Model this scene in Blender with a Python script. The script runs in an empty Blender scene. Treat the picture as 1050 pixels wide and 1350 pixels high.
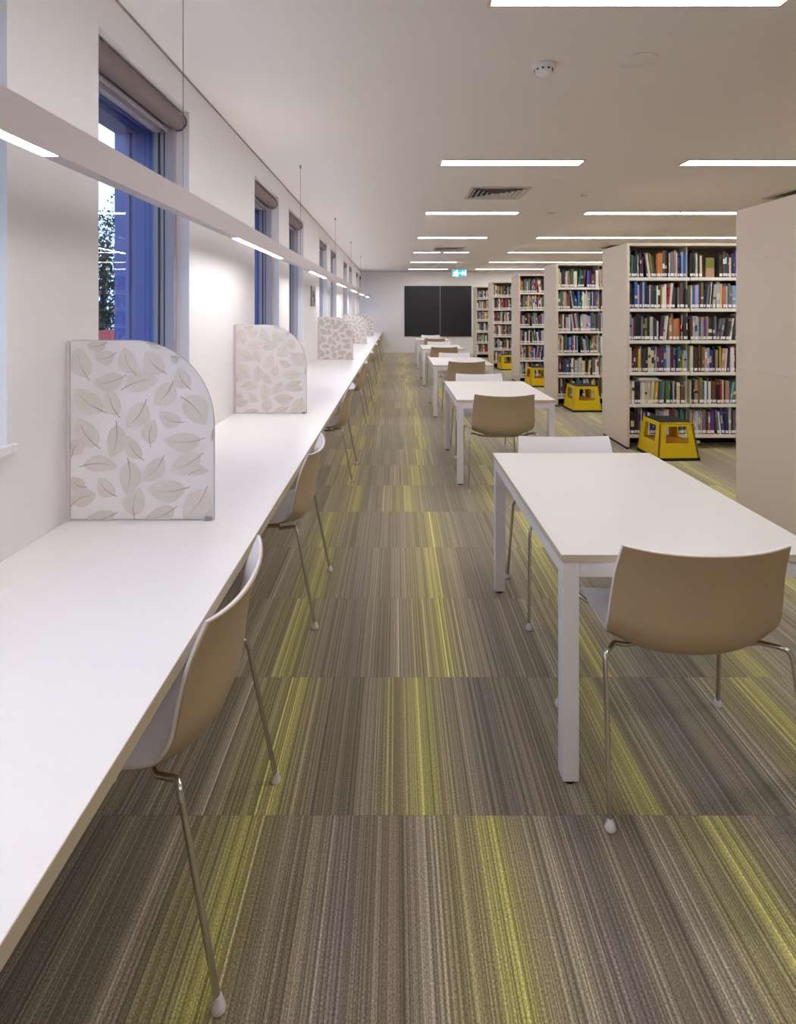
import bpy, math, random
from mathutils import Vector, Matrix
R = random.Random(7)
sc = bpy.context.scene
COL = sc.collection
PI = math.pi

# ------------------------------------------------------------------ materials
def srgb(r, g, b):
    f = lambda c: (c/255/12.92) if c/255 <= .04045 else ((c/255+.055)/1.055)**2.4
    return (f(r), f(g), f(b), 1)
def mat(name, col, rough=.5, metal=0, spec=.5, bump=0, bscale=200, var=0):
    m = bpy.data.materials.new(name); m.use_nodes = True
    nt = m.node_tree; b = nt.nodes['Principled BSDF']
    b.inputs['Base Color'].default_value = col
    b.inputs['Roughness'].default_value = rough
    b.inputs['Metallic'].default_value = metal
    b.inputs['Specular IOR Level'].default_value = spec
    if bump or var:
        tc = nt.nodes.new('ShaderNodeTexCoord')
        n = nt.nodes.new('ShaderNodeTexNoise'); n.inputs['Scale'].default_value = bscale
        n.inputs['Detail'].default_value = 3
        nt.links.new(tc.outputs['Object'], n.inputs['Vector'])
        if bump:
            bp = nt.nodes.new('ShaderNodeBump'); bp.inputs['Strength'].default_value = bump
            bp.inputs['Distance'].default_value = .002
            nt.links.new(n.outputs['Fac'], bp.inputs['Height']); nt.links.new(bp.outputs['Normal'], b.inputs['Normal'])
        if var:
            mx = nt.nodes.new('ShaderNodeMix'); mx.data_type = 'RGBA'
            mx.inputs['A'].default_value = tuple(c*(1-var) for c in col[:3])+(1,)
            mx.inputs['B'].default_value = tuple(min(1, c*(1+var)) for c in col[:3])+(1,)
            nt.links.new(n.outputs['Fac'], mx.inputs['Factor']); nt.links.new(mx.outputs['Result'], b.inputs['Base Color'])
    return m
def emit(name, col, s):
    m = bpy.data.materials.new(name); m.use_nodes = True
    nt = m.node_tree; nt.nodes.clear()
    e = nt.nodes.new('ShaderNodeEmission'); o = nt.nodes.new('ShaderNodeOutputMaterial')
    e.inputs['Color'].default_value = col; e.inputs['Strength'].default_value = s
    nt.links.new(e.outputs[0], o.inputs['Surface'])
    return m

M = {}
M['wall'] = mat('wall_paint', srgb(236,232,232), .7, bump=.05, bscale=300)
M['ceiling'] = mat('ceiling_paint', srgb(242,235,231), .8, bump=.04, bscale=250)
M['counter'] = mat('white_laminate', srgb(240,237,236), .32, spec=.4)
M['edge'] = mat('beige_edge_band', srgb(190,176,152), .5)
M['white_metal'] = mat('white_powder_coat', srgb(232,228,232), .4)
M['table'] = mat('table_laminate', srgb(224,218,215), .35, spec=.4)
M['table_edge'] = mat('table_edge', srgb(205,192,172), .5)
M['shell_in'] = mat('white_plastic', srgb(238,234,238), .32)
M['shell_out'] = mat('beige_plastic', srgb(178,156,126), .42)
M['chrome'] = mat('chrome', srgb(205,200,195), .16, metal=1)
M['glide'] = mat('clear_plastic_glide', srgb(226,222,226), .25)
M['black'] = mat('black_rubber', srgb(28,27,29), .6)
M['beige'] = mat('beige_laminate', srgb(218,202,184), .5, var=.03, bscale=3)
M['beige_back'] = mat('bookcase_back', srgb(150,132,112), .6)
M['shelf'] = mat('cream_shelf_steel', srgb(232,226,212), .45)
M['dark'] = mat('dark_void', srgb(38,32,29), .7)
M['board'] = mat('near_black_board', srgb(34,32,40), .45)
M['grey_metal'] = mat('grey_aluminium', srgb(150,145,150), .4, metal=.3)
M['frame'] = mat('window_frame', srgb(178,170,176), .45)
M['frame_dark'] = mat('window_gasket', srgb(60,62,72), .5)
M['blue'] = mat('blue_window_surround', srgb(112,118,190), .35)
M['blind'] = mat('grey_brown_blind', srgb(128,112,108), .8, bump=.2, bscale=600)
M['fixture'] = mat('light_housing', srgb(214,204,208), .45)
M['yellow'] = mat('yellow_plastic', srgb(218,186,8), .42)
M['yellow_in'] = mat('ochre_step', srgb(200,140,40), .5)
M['light'] = emit('ceiling_diffuser', (.98,.965,.96,1), 26)
M['strip'] = emit('strip_diffuser', (.94,.95,1,1), 50)
M['added_uplight'] = emit('added_uplight_glow', (.94,.94,1,1), 12)  # glow of the strip added to lift the ceiling
M['paper'] = mat('paper', srgb(244,242,244), .7)
M['vent'] = mat('vent_white', srgb(205,196,190), .6)
M['gap_shade'] = mat('gap_shade_taupe', srgb(158,150,142), .7)  # grey that stands in for shade in the ceiling gap
M['cable'] = mat('steel_cable', srgb(120,112,112), .4, metal=.5)
M['leaf_print'] = mat('leaf_print', srgb(216,209,203), .5, var=.08, bscale=60)
M['midrib'] = mat('leaf_midrib', srgb(142,133,128), .6)
M['resin_edge'] = mat('resin_edge', srgb(176,178,176), .25)
M['pages'] = mat('book_pages', srgb(232,224,206), .8)
M['spine_label'] = mat('spine_label', srgb(240,238,236), .6)
M['bark'] = mat('bark', srgb(60,50,45), .9)
M['leaf'] = mat('leaf_green', srgb(40,58,38), .7)
M['render_wall'] = mat('house_wall', srgb(225,225,230), .8)
M['tiles'] = mat('roof_tile', srgb(190,60,45), .8)
M['ground'] = mat('ground_outside', srgb(60,66,60), .9, var=.2, bscale=.5)
M['notice'] = mat('notice_paper', srgb(150,140,138), .5)
M['notice_dark'] = mat('notice_dark', srgb(60,54,56), .5)
M['sign_face'] = emit('exit_face', (.05,.42,.75,1), 1.6)
M['sign_white'] = emit('exit_white', (.75,.97,1,1), 6)

# translucent resin
def resin():
    m = bpy.data.materials.new('translucent_resin'); m.use_nodes = True
    nt = m.node_tree; b = nt.nodes['Principled BSDF']
    b.inputs['Base Color'].default_value = srgb(247,244,245); b.inputs['Roughness'].default_value = .3
    tr = nt.nodes.new('ShaderNodeBsdfTranslucent'); tr.inputs[0].default_value = srgb(250,247,250)
    mx = nt.nodes.new('ShaderNodeMixShader'); mx.inputs[0].default_value = .5
    o = nt.nodes['Material Output']
    nt.links.new(b.outputs[0], mx.inputs[1]); nt.links.new(tr.outputs[0], mx.inputs[2]); nt.links.new(mx.outputs[0], o.inputs['Surface'])
    return m
M['resin'] = resin()
def glass():
    m = bpy.data.materials.new('window_glass'); m.use_nodes = True
    nt = m.node_tree; nt.nodes.clear()
    o = nt.nodes.new('ShaderNodeOutputMaterial'); mx = nt.nodes.new('ShaderNodeMixShader')
    t = nt.nodes.new('ShaderNodeBsdfTransparent'); t.inputs[0].default_value = (.86,.9,.97,1)
    g = nt.nodes.new('ShaderNodeBsdfGlossy'); g.inputs['Roughness'].default_value = 0
    f = nt.nodes.new('ShaderNodeFresnel'); f.inputs[0].default_value = 1.75
    nt.links.new(f.outputs[0], mx.inputs[0]); nt.links.new(t.outputs[0], mx.inputs[1]); nt.links.new(g.outputs[0], mx.inputs[2])
    nt.links.new(mx.outputs[0], o.inputs['Surface'])
    return m
M['glass'] = glass()

# carpet: every tile carries its own across-coordinate in UV.x
def carpet():
    m = bpy.data.materials.new('striped_carpet_tile'); m.use_nodes = True
    nt = m.node_tree; N = nt.nodes; L = nt.links
    b = N['Principled BSDF']; b.inputs['Roughness'].default_value = .95; b.inputs['Specular IOR Level'].default_value = .1; b.inputs['Sheen Weight'].default_value = .85; b.inputs['Sheen Roughness'].default_value = .55; b.inputs['Sheen Tint'].default_value = srgb(222,214,190)
    uv = N.new('ShaderNodeUVMap'); uv.uv_map = 'tile'
    sp = N.new('ShaderNodeSeparateXYZ'); L.new(uv.outputs[0], sp.inputs[0])
    rv = N.new('ShaderNodeUVMap'); rv.uv_map = 'rand'
    rs = N.new('ShaderNodeSeparateXYZ'); L.new(rv.outputs[0], rs.inputs[0])
    fr = N.new('ShaderNodeMath'); fr.operation = 'FRACT'; L.new(sp.outputs[0], fr.inputs[0])
    rp = N.new('ShaderNodeValToRGB'); L.new(fr.outputs[0], rp.inputs[0])
    e = rp.color_ramp; e.interpolation = 'LINEAR'
    st = [(0,(130,119,102)),(.06,(120,108,95)),(.13,(114,103,90)),(.20,(150,139,122)),(.27,(142,131,108)),(.33,(138,128,92)),(.40,(146,136,98)),
          (.44,(150,141,98)),(.455,(176,169,104)),(.55,(170,164,96)),(.565,(150,141,98)),(.62,(142,131,102)),(.70,(146,135,114)),
          (.78,(130,119,106)),(.86,(114,104,100)),(.93,(118,108,99)),(1,(130,119,102))]
    while len(e.elements) < len(st): e.elements.new(.5)
    for el, (p, c) in zip(e.elements, st): el.position = p; el.color = srgb(*c)
    # 1-D fine stripes
    def stripe(scale, det, addr):
        cx = N.new('ShaderNodeMath'); cx.operation = 'MULTIPLY'; cx.inputs[1].default_value = scale; L.new(sp.outputs[0], cx.inputs[0])
        ad = N.new('ShaderNodeMath'); ad.operation = 'MULTIPLY_ADD'; ad.inputs[1].default_value = addr; L.new(rs.outputs[0], ad.inputs[0]); L.new(cx.outputs[0], ad.inputs[2])
        n = N.new('ShaderNodeTexNoise'); n.noise_dimensions = '1D'; n.inputs['Scale'].default_value = 1; n.inputs['Detail'].default_value = det
        L.new(ad.outputs[0], n.inputs['W']); return n
    n1 = stripe(95, 2, 300); n2 = stripe(24, 1, 170); n4 = stripe(62, 0, 411)
    mr = N.new('ShaderNodeMapRange'); mr.inputs['From Min'].default_value = .36; mr.inputs['From Max'].default_value = .68
    mr.inputs['To Min'].default_value = .6; mr.inputs['To Max'].default_value = 1.5; L.new(n1.outputs[0], mr.inputs[0])
    mr2 = N.new('ShaderNodeMapRange'); mr2.inputs['From Min'].default_value = .3; mr2.inputs['From Max'].default_value = .7
    mr2.inputs['To Min'].default_value = .74; mr2.inputs['To Max'].default_value = 1.26; L.new(n2.outputs[0], mr2.inputs[0])
    th = N.new('ShaderNodeMapRange'); th.inputs['From Min'].default_value = .66; th.inputs['From Max'].default_value = .70
    th.inputs['To Min'].default_value = 1; th.inputs['To Max'].default_value = 1.5; L.new(n4.outputs[0], th.inputs[0])
    # fibre speckle
    tc = N.new('ShaderNodeTexCoord'); mp = N.new('ShaderNodeMapping'); mp.inputs['Scale'].default_value = (330,190,1); L.new(tc.outputs['Object'], mp.inputs[0])
    n3 = N.new('ShaderNodeTexNoise'); n3.inputs['Scale'].default_value = 1; n3.inputs['Detail'].default_value = 2; L.new(mp.outputs[0], n3.inputs['Vector'])
    mr3 = N.new('ShaderNodeMapRange'); mr3.inputs['From Min'].default_value = .3; mr3.inputs['From Max'].default_value = .7
    mr3.inputs['To Min'].default_value = .5; mr3.inputs['To Max'].default_value = 1.5; L.new(n3.outputs[0], mr3.inputs[0])
    # tile tone and seams
    tone = N.new('ShaderNodeMapRange'); tone.inputs['To Min'].default_value = .9; tone.inputs['To Max'].default_value = 1.1; L.new(rs.outputs[1], tone.inputs[0])
    vv = N.new('ShaderNodeMath'); vv.operation = 'SUBTRACT'; vv.inputs[1].default_value = .5; L.new(sp.outputs[1], vv.inputs[0])
    va = N.new('ShaderNodeMath'); va.operation = 'ABSOLUTE'; L.new(vv.outputs[0], va.inputs[0])
    seam = N.new('ShaderNodeMapRange'); seam.inputs['From Min'].default_value = .494; seam.inputs['From Max'].default_value = .5
    seam.inputs['To Min'].default_value = 1; seam.inputs['To Max'].default_value = .78; L.new(va.outputs[0], seam.inputs[0])
    cur = None
    for x in (mr, mr2, mr3, tone, seam, th):
        if cur is None: cur = x.outputs[0]
        else:
            mu = N.new('ShaderNodeMath'); mu.operation = 'MULTIPLY'; L.new(cur, mu.inputs[0]); L.new(x.outputs[0], mu.inputs[1]); cur = mu.outputs[0]
    vm = N.new('ShaderNodeVectorMath'); vm.operation = 'SCALE'; L.new(rp.outputs[0], vm.inputs[0]); gm = N.new('ShaderNodeMath'); gm.operation = 'MULTIPLY'; gm.inputs[1].default_value = .9; L.new(cur, gm.inputs[0]); L.new(gm.outputs[0], vm.inputs['Scale'])
    L.new(vm.outputs[0], b.inputs['Base Color'])
    bp = N.new('ShaderNodeBump'); bp.inputs['Strength'].default_value = .35; bp.inputs['Distance'].default_value = .003
    L.new(n3.outputs[0], bp.inputs['Height']); L.new(bp.outputs[0], b.inputs['Normal'])
    return m
M['carpet'] = carpet()

BOOKCOL = {
 'white': (226,222,218), 'cream': (214,200,170), 'pale grey': (178,176,176), 'grey': (112,110,112), 'black': (30,28,32),
 'charcoal': (58,55,60), 'navy': (36,40,84), 'blue': (52,92,160), 'light blue': (128,160,200), 'teal': (30,112,112),
 'dark green': (30,72,56), 'green': (74,122,74), 'olive': (120,118,50), 'yellow': (206,186,44), 'mustard': (176,142,60),
 'orange': (208,112,56), 'red': (176,40,44), 'maroon': (104,34,48), 'plum': (84,44,76), 'purple': (86,64,150),
 'lilac': (184,168,196), 'pink': (206,140,140), 'brown': (104,72,50), 'tan': (168,136,104), 'rust': (146,66,40)}
BM = {k: mat('book_'+k.replace(' ', '_'), srgb(*v), .5) for k, v in BOOKCOL.items()}
BN = list(BOOKCOL); BW = [13,9,9,7,8,6,5,4,5,3,3,3,3,3,2,2,3,4,4,2,4,2,4,4,2]

# ------------------------------------------------------------------ mesh builder
class MB:
    def __init__(s): s.v = []; s.f = []; s.m = []; s.sm = []
    def add(s, vs, fs, mi=0, smooth=False):
        o = len(s.v); s.v += [tuple(x) for x in vs]
        for f in fs: s.f.append([o+i for i in f]); s.m.append(mi); s.sm.append(smooth)
    def box(s, x0, x1, y0, y1, z0, z1, mi=0):
        s.add([(x0,y0,z0),(x1,y0,z0),(x1,y1,z0),(x0,y1,z0),(x0,y0,z1),(x1,y0,z1),(x1,y1,z1),(x0,y1,z1)],
              [(0,3,2,1),(4,5,6,7),(0,1,5,4),(1,2,6,5),(2,3,7,6),(3,0,4,7)], mi)
    def hexa(s, b, t, mi=0):          # bottom quad, top quad (ccw from above)
        s.add(list(b)+list(t), [(0,3,2,1),(4,5,6,7),(0,1,5,4),(1,2,6,5),(2,3,7,6),(3,0,4,7)], mi)
    def tube(s, pts, r, n=10, mi=0):
        pts = [Vector(p) for p in pts]; rings = []; prev = None
        for i, p in enumerate(pts):
            d = (pts[min(i+1, len(pts)-1)]-pts[max(i-1, 0)]).normalized()
            a = prev if prev is not None else (Vector((0,0,1)) if abs(d.z) < .9 else Vector((1,0,0)))
            u = (a-d*a.dot(d)).normalized(); w = d.cross(u); prev = u
            rr = r[i] if isinstance(r, (list, tuple)) else r
            rings.append([p+(u*math.cos(2*PI*k/n)+w*math.sin(2*PI*k/n))*rr for k in range(n)])
        vs = [q for g in rings for q in g]; fs = []
        for i in range(len(rings)-1):
            for k in range(n): fs.append((i*n+k, i*n+(k+1)%n, (i+1)*n+(k+1)%n, (i+1)*n+k))
        s.add(vs, fs, mi, True)
        s.add(rings[0], [tuple(range(n))[::-1]], mi); s.add(rings[-1], [tuple(range(n))], mi)
    def lathe(s, prof, n=24, c=(0,0), mi=0, smooth=True):
        vs = [(c[0]+r*math.cos(2*PI*k/n), c[1]+r*math.sin(2*PI*k/n), z) for r, z in prof for k in range(n)]
        fs = [(i*n+k, i*n+(k+1)%n, (i+1)*n+(k+1)%n, (i+1)*n+k) for i in range(len(prof)-1) for k in range(n)]
        s.add(vs, fs, mi, smooth)
        if prof[0][0] > 1e-6: s.add(vs[:n], [tuple(range(n))[::-1]], mi)
        if prof[-1][0] > 1e-6: s.add(vs[-n:], [tuple(range(n))], mi)
    def prism(s, poly, a, b, axis='y', mi=0):   # poly in (x,z), extruded from y=a to y=b
        n = len(poly)
        f = (lambda p, t: (p[0], t, p[1])) if axis == 'y' else (lambda p, t: (t, p[0], p[1]))
        s.add([f(p, a) for p in poly]+[f(p, b) for p in poly],
              [tuple(range(n)), tuple(range(2*n-1, n-1, -1))]+[(i, i+n, (i+1)%n+n, (i+1)%n) for i in range(n)], mi)
    def mesh(s, name, mats):
        me = bpy.data.meshes.new(name); me.from_pydata(s.v, [], s.f)
        for m in (mats if isinstance(mats, (list, tuple)) else [mats]): me.materials.append(m)
        me.polygons.foreach_set('material_index', s.m); me.polygons.foreach_set('use_smooth', s.sm)
        me.update(); return me
    def build(s, name, mats, parent=None, bevel=0, fixn=True):
        me = s.mesh(name, mats)
        if fixn:
            import bmesh
            bm = bmesh.new(); bm.from_mesh(me); bmesh.ops.recalc_face_normals(bm, faces=bm.faces); bm.to_mesh(me); bm.free()
        o = bpy.data.objects.new(name, me); COL.objects.link(o)
        if parent: o.parent = parent
        if bevel:
            b = o.modifiers.new('bevel', 'BEVEL'); b.width = bevel; b.segments = 2; b.limit_method = 'ANGLE'; b.angle_limit = .7
        return o
def tag(o, label, cat, group=None, kind=None):
    if label: o['label'] = label
    if cat: o['category'] = cat
    if group: o['group'] = group
    if kind: o['kind'] = kind
    return o
def empty(name, loc=(0,0,0), rz=0):
    o = bpy.data.objects.new(name, None); COL.objects.link(o); o.location = loc; o.rotation_euler = (0,0,rz)
    o.empty_display_size = .1; return o
KIDS = {}
def copy_tree(o, parent=None):
    c = o.copy(); COL.objects.link(c)
    if parent: c.parent = parent
    for ch in list(o.children): copy_tree(ch, c)
    return c
ORD = ['first','second','third','fourth','fifth','sixth','seventh','eighth','ninth','tenth','eleventh','twelfth']

# ------------------------------------------------------------------ camera
cam = bpy.data.cameras.new('camera'); co = bpy.data.objects.new('camera', cam); COL.objects.link(co)
co.location = (0,0,1.5); co.rotation_euler = (PI/2,0,0)
cam.sensor_fit = 'VERTICAL'; cam.sensor_height = 36; cam.sensor_width = 28
cam.lens = 765/1350*36; cam.shift_x = (525-522.4)/1350; cam.shift_y = -(675-408.5)/1350
cam.clip_start = .02
sc.camera = co

# ------------------------------------------------------------------ setting
XL, XR, YF, YB, ZC = -1.205, 8.2, 20.17, -3.0, 2.837
T = .6477; Y0 = 1.7217
phase = {0:.267, 1:.09, 2:.205, 3:.205, 4:.245, 5:.097, 6:.18, 7:.235}
phaseL = {0:.208, 1:.255, 2:.18, 3:.21, 4:.176, 5:.322, 6:.25, 7:.15}
def build_floor():
    vs, fs, u1, u2 = [], [], [], []
    r = random.Random(3)
    r0 = -8; xs0 = -.26-2*T
    nx = int((XR-xs0)/T)+1
    for row in range(r0, 30):
        y1 = Y0-row*(-T)  # far rows have larger row index
        # row index 0 lies in front of the seam at Y0 (nearer); row k spans Y0+(k-1)T .. Y0+kT
        ya, yb = Y0+(row-1)*T, Y0+row*T
        yb = min(yb, YF+.05)
        if ya > YF: break
        for cx in range(nx):
            xa = xs0+cx*T; xb = xa+T
            c = cx-2
            if c >= 0: ph = phase.get(row, .1+.2*r.random())+c*T + (0 if c == 0 else (r.random()-.5)*.05)
            else: ph = phaseL.get(row, .12+.2*r.random())+c*T
            if row < 0: ph = r.random()*.3+c*T
            a, b = (xa-ph)/T+.5+4, (xb-ph)/T+.5+4
            k = len(vs); vs += [(xa,ya,0),(xb,ya,0),(xb,yb,0),(xa,yb,0)]; fs.append((k,k+1,k+2,k+3))
            h = (yb-ya)/T
            u1 += [(a,0),(b,0),(b,h),(a,h)]; q = (r.random(), r.random()); u2 += [q]*4
    me = bpy.data.meshes.new('floor'); me.from_pydata(vs, [], fs); me.materials.append(M['carpet'])
    l1 = me.uv_layers.new(name='tile'); l2 = me.uv_layers.new(name='rand')
    for i in range(len(u1)): l1.data[i].uv = u1[i]; l2.data[i].uv = u2[i]
    o = bpy.data.objects.new('floor', me); COL.objects.link(o); o['kind'] = 'structure'
    o['label'] = 'striped grey, olive and yellow carpet tile floor'; o['category'] = 'floor'
build_floor()
b = MB(); b.box(XL-.3, XR+.2, YB-.2, YF+.2, ZC, ZC+.15)
tag(b.build('ceiling', M['ceiling']), 'plain off-white ceiling above the reading room', 'ceiling', kind='structure')
# windows list: (y0,y1)
WW = 1.03; HEAD, SILL = 2.65, 1.054
WIN = sorted([.766+4.178*k for k in range(5)]+[2.349+4.178*k for k in range(5)])
XG = XL-.2
b = MB()
b.box(XG, XL, YB, YF, -.02, SILL); b.box(XG, XL, YB, YF, HEAD, ZC)
yp = YB
for y in WIN:
    b.box(XG, XL, yp, y, SILL, HEAD); yp = y+WW
b.box(XG, XL, yp, YF, SILL, HEAD)
tag(b.build('wall_left', M['wall']), 'white painted wall with tall windows above the counter', 'wall', kind='structure')
b = MB(); b.box(XG, XR, YF, YF+.15, -.02, ZC)
tag(b.build('wall_far', M['wall']), 'white end wall behind the black board', 'wall', kind='structure')
b = MB(); b.box(XR, XR+.15, YB, YF, -.02, ZC)
tag(b.build('wall_right', M['wall']), 'plain wall beyond the bookcases', 'wall', kind='structure')
b = MB(); b.box(XG, XR, YB-.15, YB, -.02, ZC)
tag(b.build('wall_rear', M['wall']), 'plain wall behind the viewpoint', 'wall', kind='structure')
b = MB(); b.box(XL+.016, XR-.02, YF-.016, YF-.001, 0, .1)
tag(b.build('baseboard_far', M['wall'], bevel=.003), 'white baseboard along the end wall', 'baseboard', kind='structure')
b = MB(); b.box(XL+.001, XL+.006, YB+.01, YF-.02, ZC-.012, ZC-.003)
tag(b.build('gap_shade_1', M['gap_shade']), 'thin grey strip painted as the shadow gap along top of window wall', 'trim', kind='structure')  # strip painted in for the dark shadow line under the ceiling
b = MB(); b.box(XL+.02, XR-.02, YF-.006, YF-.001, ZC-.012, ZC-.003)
tag(b.build('gap_shade_2', M['gap_shade']), 'thin grey strip painted as the shadow gap along top of end wall', 'trim', kind='structure')

def ordn(i): return ORD[i] if i < len(ORD) else f'{i+1}th'
GP = random.Random(11)
for i, y in enumerate(WIN):
    w = empty(f'window_{i+1}', (XL, y+WW/2, SILL)); tag(w, f'tall blue-framed window, {ordn(i)} from the front along the left wall', 'window', kind='structure')
    hw = WW/2; H = HEAD-SILL
    # frame of light aluminium between reveal and pane
    f = MB(); x0, x1 = -.198, -.075
    f.box(x0, x1, -hw+.001, -hw+.035, .031, H-.001); f.box(x0, x1, hw-.035, hw-.001, .031, H-.001)
    f.box(x0, x1, -hw+.035, hw-.035, .031, .066); f.box(x0, -.15, -hw+.035, hw-.035, H-.13, H-.001)
    for s in (-1, 1):
        f.box(-.135, -.128, *(sorted((s*(hw-.035), s*(hw-.037)))), .066, H-.13, 1)
        f.box(-.165, -.155, *(sorted((s*(hw-.035), s*(hw-.042)))), .066, H-.13, 1)
    f.build('frame', [M['frame'], M['frame_dark']], w)
    g = MB(); g.add([(-.186,-hw+.03,.06),(-.186,hw-.03,.06),(-.186,hw-.03,H-.125),(-.186,-hw+.03,H-.125)], [(0,1,2,3)])
    g.build('pane', M['glass'], w, fixn=False)
    h = MB(); xa, xb = -.42, -.201
    h.box(xa, xb, hw-.03, hw+.05, -.05, H+.05); h.box(xa, xb, -hw-.05, -hw+.03, -.05, H+.05)
    h.box(xa, xb, -hw+.03, hw-.03, H-.13, H+.05); h.box(xa, xb, -hw+.03, hw-.03, -.05, .03)
    h.box(-.345, -.33, hw-.045, hw-.03, .03, H-.13)
    h.build('surround', M['blue'], w)
    s = MB(); s.box(-.195, .022, -hw+.001, hw-.001, .002, .03)
    s.box(.0005, .022, -hw-.02, -hw+.001, .002, .03); s.box(.0005, .022, hw-.001, hw+.02, .002, .03)
    s.build('sill', M['counter'], w, bevel=.004)
    if i > 0:
        r = empty('roller_blind', (XL, y+WW/2, HEAD-.062))
        tag(r, f'rolled-up grey-brown blind at head of the {ordn(i)} window from the front', 'blind', 'roller blinds in the windows')
        t = MB(); n = 20
        t.tube([(-.012-.055,-hw+.02,.004),(-.012-.055,hw-.02,.004)], .054, n)
        t.build('roll', M['blind'], r)
        for q in (-1, 1):
            e = MB(); e.tube([(-.067,q*(hw-.019),.004),(-.067,q*(hw-.003),.004)], .056, 16); e.build('end_cap', M['frame_dark'], r)
        e = MB(); e.box(-.118, -.108, -hw+.04, hw-.04, -.064, -.046); e.build('bottom_bar', M['frame'], r)

# ------------------------------------------------------------------ long counter
ct = empty('counter', (0,0,0)); tag(ct, 'long white laminate study counter running along the windows', 'counter')
b = MB(); b.box(XL+.001, -.481, -1.6, 20.1, .699, .731); b.build('worktop', M['counter'], ct)
b = MB(); b.box(-.481, -.479, -1.6, 20.1, .6985, .7305); tag(b.build('edge_band', M['edge'], ct), 'beige front edge of the counter', None)
for y in (-.8, 4.15, 6.6, 8.75, 10.8, 12.95, 15.1, 17.4, 19.6):
    b = MB(); b.box(-.86, -.81, y-.025, y+.025, .008, .699); l = b.build('leg', M['white_metal'], ct, bevel=.003)
    b = MB(); b.box(-.855, -.815, y-.02, y+.02, 0, .008); b.build('foot', M['black'], l)
b = MB(); b.box(XL+.002, XL+.04, -1.6, 20.1, .64, .699); b.build('wall_rail', M['white_metal'], ct)
b = MB(); b.box(-.855, -.815, -1.6, 20.1, .64, .698); b.build('beam_rail', M['white_metal'], ct)
b = MB(); b.add([(-1.19,1.30,.7315),(-1.065,1.36,.7315),(-1.035,1.585,.7315),(-1.15,1.63,.7315)], [(0,1,2,3)])
b2 = MB(); b2.hexa([(-1.198,1.28,.7312),(-1.0,1.33,.7312),(-1.06,1.60,.7312),(-1.198,1.57,.7312)], [(-1.198,1.28,.7318),(-1.0,1.33,.7318),(-1.06,1.60,.7318),(-1.198,1.57,.7318)])
tag(b2.build('paper_sheet', M['paper']), 'white sheet of paper lying on counter at left edge', 'paper')

# ------------------------------------------------------------------ leaf screens
PW, PH = .523, .656
LEAVES = [((320,305),(275,175),75),((425,195),(340,215),50),((505,285),(455,175),65),((625,278),(540,195),65),((465,282),(330,318),60),
 ((446,342),(590,300),70),((650,305),(575,400),70),((720,340),(670,255),60),((388,432),(262,340),75),((440,452),(400,345),60),((545,378),(465,490),70),
 ((680,368),(778,478),85),((692,470),(592,432),55),((562,568),(575,460),55),((775,532),(612,540),65),((362,573),(275,455),75),((425,465),(405,610),65),
 ((535,620),(468,525),50),((768,590),(635,660),70),((280,645),(430,645),55),((470,608),(465,755),70),((615,598),(525,700),60),
 ((712,678),(790,662),34),((310,725),(245,690),50),((428,762),(355,690),55),((715,725),(545,735),75),((245,800),(345,755),65),((498,852),(515,730),75),((430,825),(305,850),55),
 ((665,800),(540,850),60),((785,720),(690,850),85),((390,152),(310,165),36),((545,160),(600,178),36),((250,608),(296,545),55),((640,212),(662,238),36),((806,498),(800,545),30)]
def inside(x, z):
    x = min(max(x, .002), PW-.002); z = min(max(z, .002), PH-.002)
    r = .30; cx, cz = PW-r, PH-r
    if x > cx and z > cz:
        d = math.hypot(x-cx, z-cz)
        if d > r-.002: x, z = cx+(x-cx)*(r-.002)/d, cz+(z-cz)*(r-.002)/d
    return x, z
def screen_proto():
    t = empty('desk_screen', (0,0,0))
    th = .006
    r = .30; poly = [(0,0),(PW,0),(PW,PH-r)]+[(PW-r+r*math.cos(a), PH-r+r*math.sin(a)) for a in [PI/2*k/16 for k in range(1, 17)]]+[(0,PH)]
    b = MB(); b.prism(poly, -th, th); p = b.build('panel', M['resin'], t)
    e = MB()
    path = [(PW,0,0),(PW,0,PH-r)]+[(PW-r+r*math.cos(a), 0, PH-r+r*math.sin(a)) for a in [PI/2*k/16 for k in range(1, 17)]]+[(0,0,PH)]
    e.tube([(x+.0012 if i < 2 else x, y, z) for i, (x, y, z) in enumerate(path)], .0022, 6)
    e.tube([(0,-th,.002),(PW,-th,.002)], .0018, 6)
    e.build('edge', M['resin_edge'], t)
    L = MB(); ex = .0006
    for li, ((bx, by), (tx, ty), wd) in enumerate(LEAVES):
        ex = .0005+.00004*li
        B = Vector(((bx-245)/563*PW, (855-by)/707*PH)); A = Vector(((tx-245)/563*PW, (855-ty)/707*PH)); w = wd/563*PW*.58
        d = A-B; n = Vector((-d.y, d.x)).normalized(); K = 9
        st = .10
        def P(s, side):
            q = s
            hw_ = w*math.sin(PI*min(1, max(0, (q-st)/(1-st))**.85))**.8 if q > st else 0
            c = B+d*q+n*(side*hw_+.012*math.sin(q*PI))
            return inside(c.x, c.y)
        left = [P(st+(1-st)*k/K, 1) for k in range(K+1)]; right = [P(st+(1-st)*k/K, -1) for k in range(1, K)]
        poly2 = left+right[::-1]
        L.prism(poly2, -th-ex, th+ex, 'y', 0)
        rib = [P(s, 0) for s in (0, .15, .35, .55, .8)]
        for y in (-th-ex-.0003, th+ex+.0003):
            L.tube([(x, y, z) for x, z in rib], [.0012,.0011,.0009,.0007,.0004], 5, 1)
    L.build('leaf_print', [M['leaf_print'], M['midrib']], t)
    c = MB(); c.box(-.013, -.002, -.010, .010, 0, PH); c.build('wall_channel', M['fixture'], t)
    k = MB(); k.box(PW-.03, PW-.006, -.016, .016, 0, .012); k.build('foot_bracket', M['grey_metal'], t)
    return t
sp0 = screen_proto()
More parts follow.
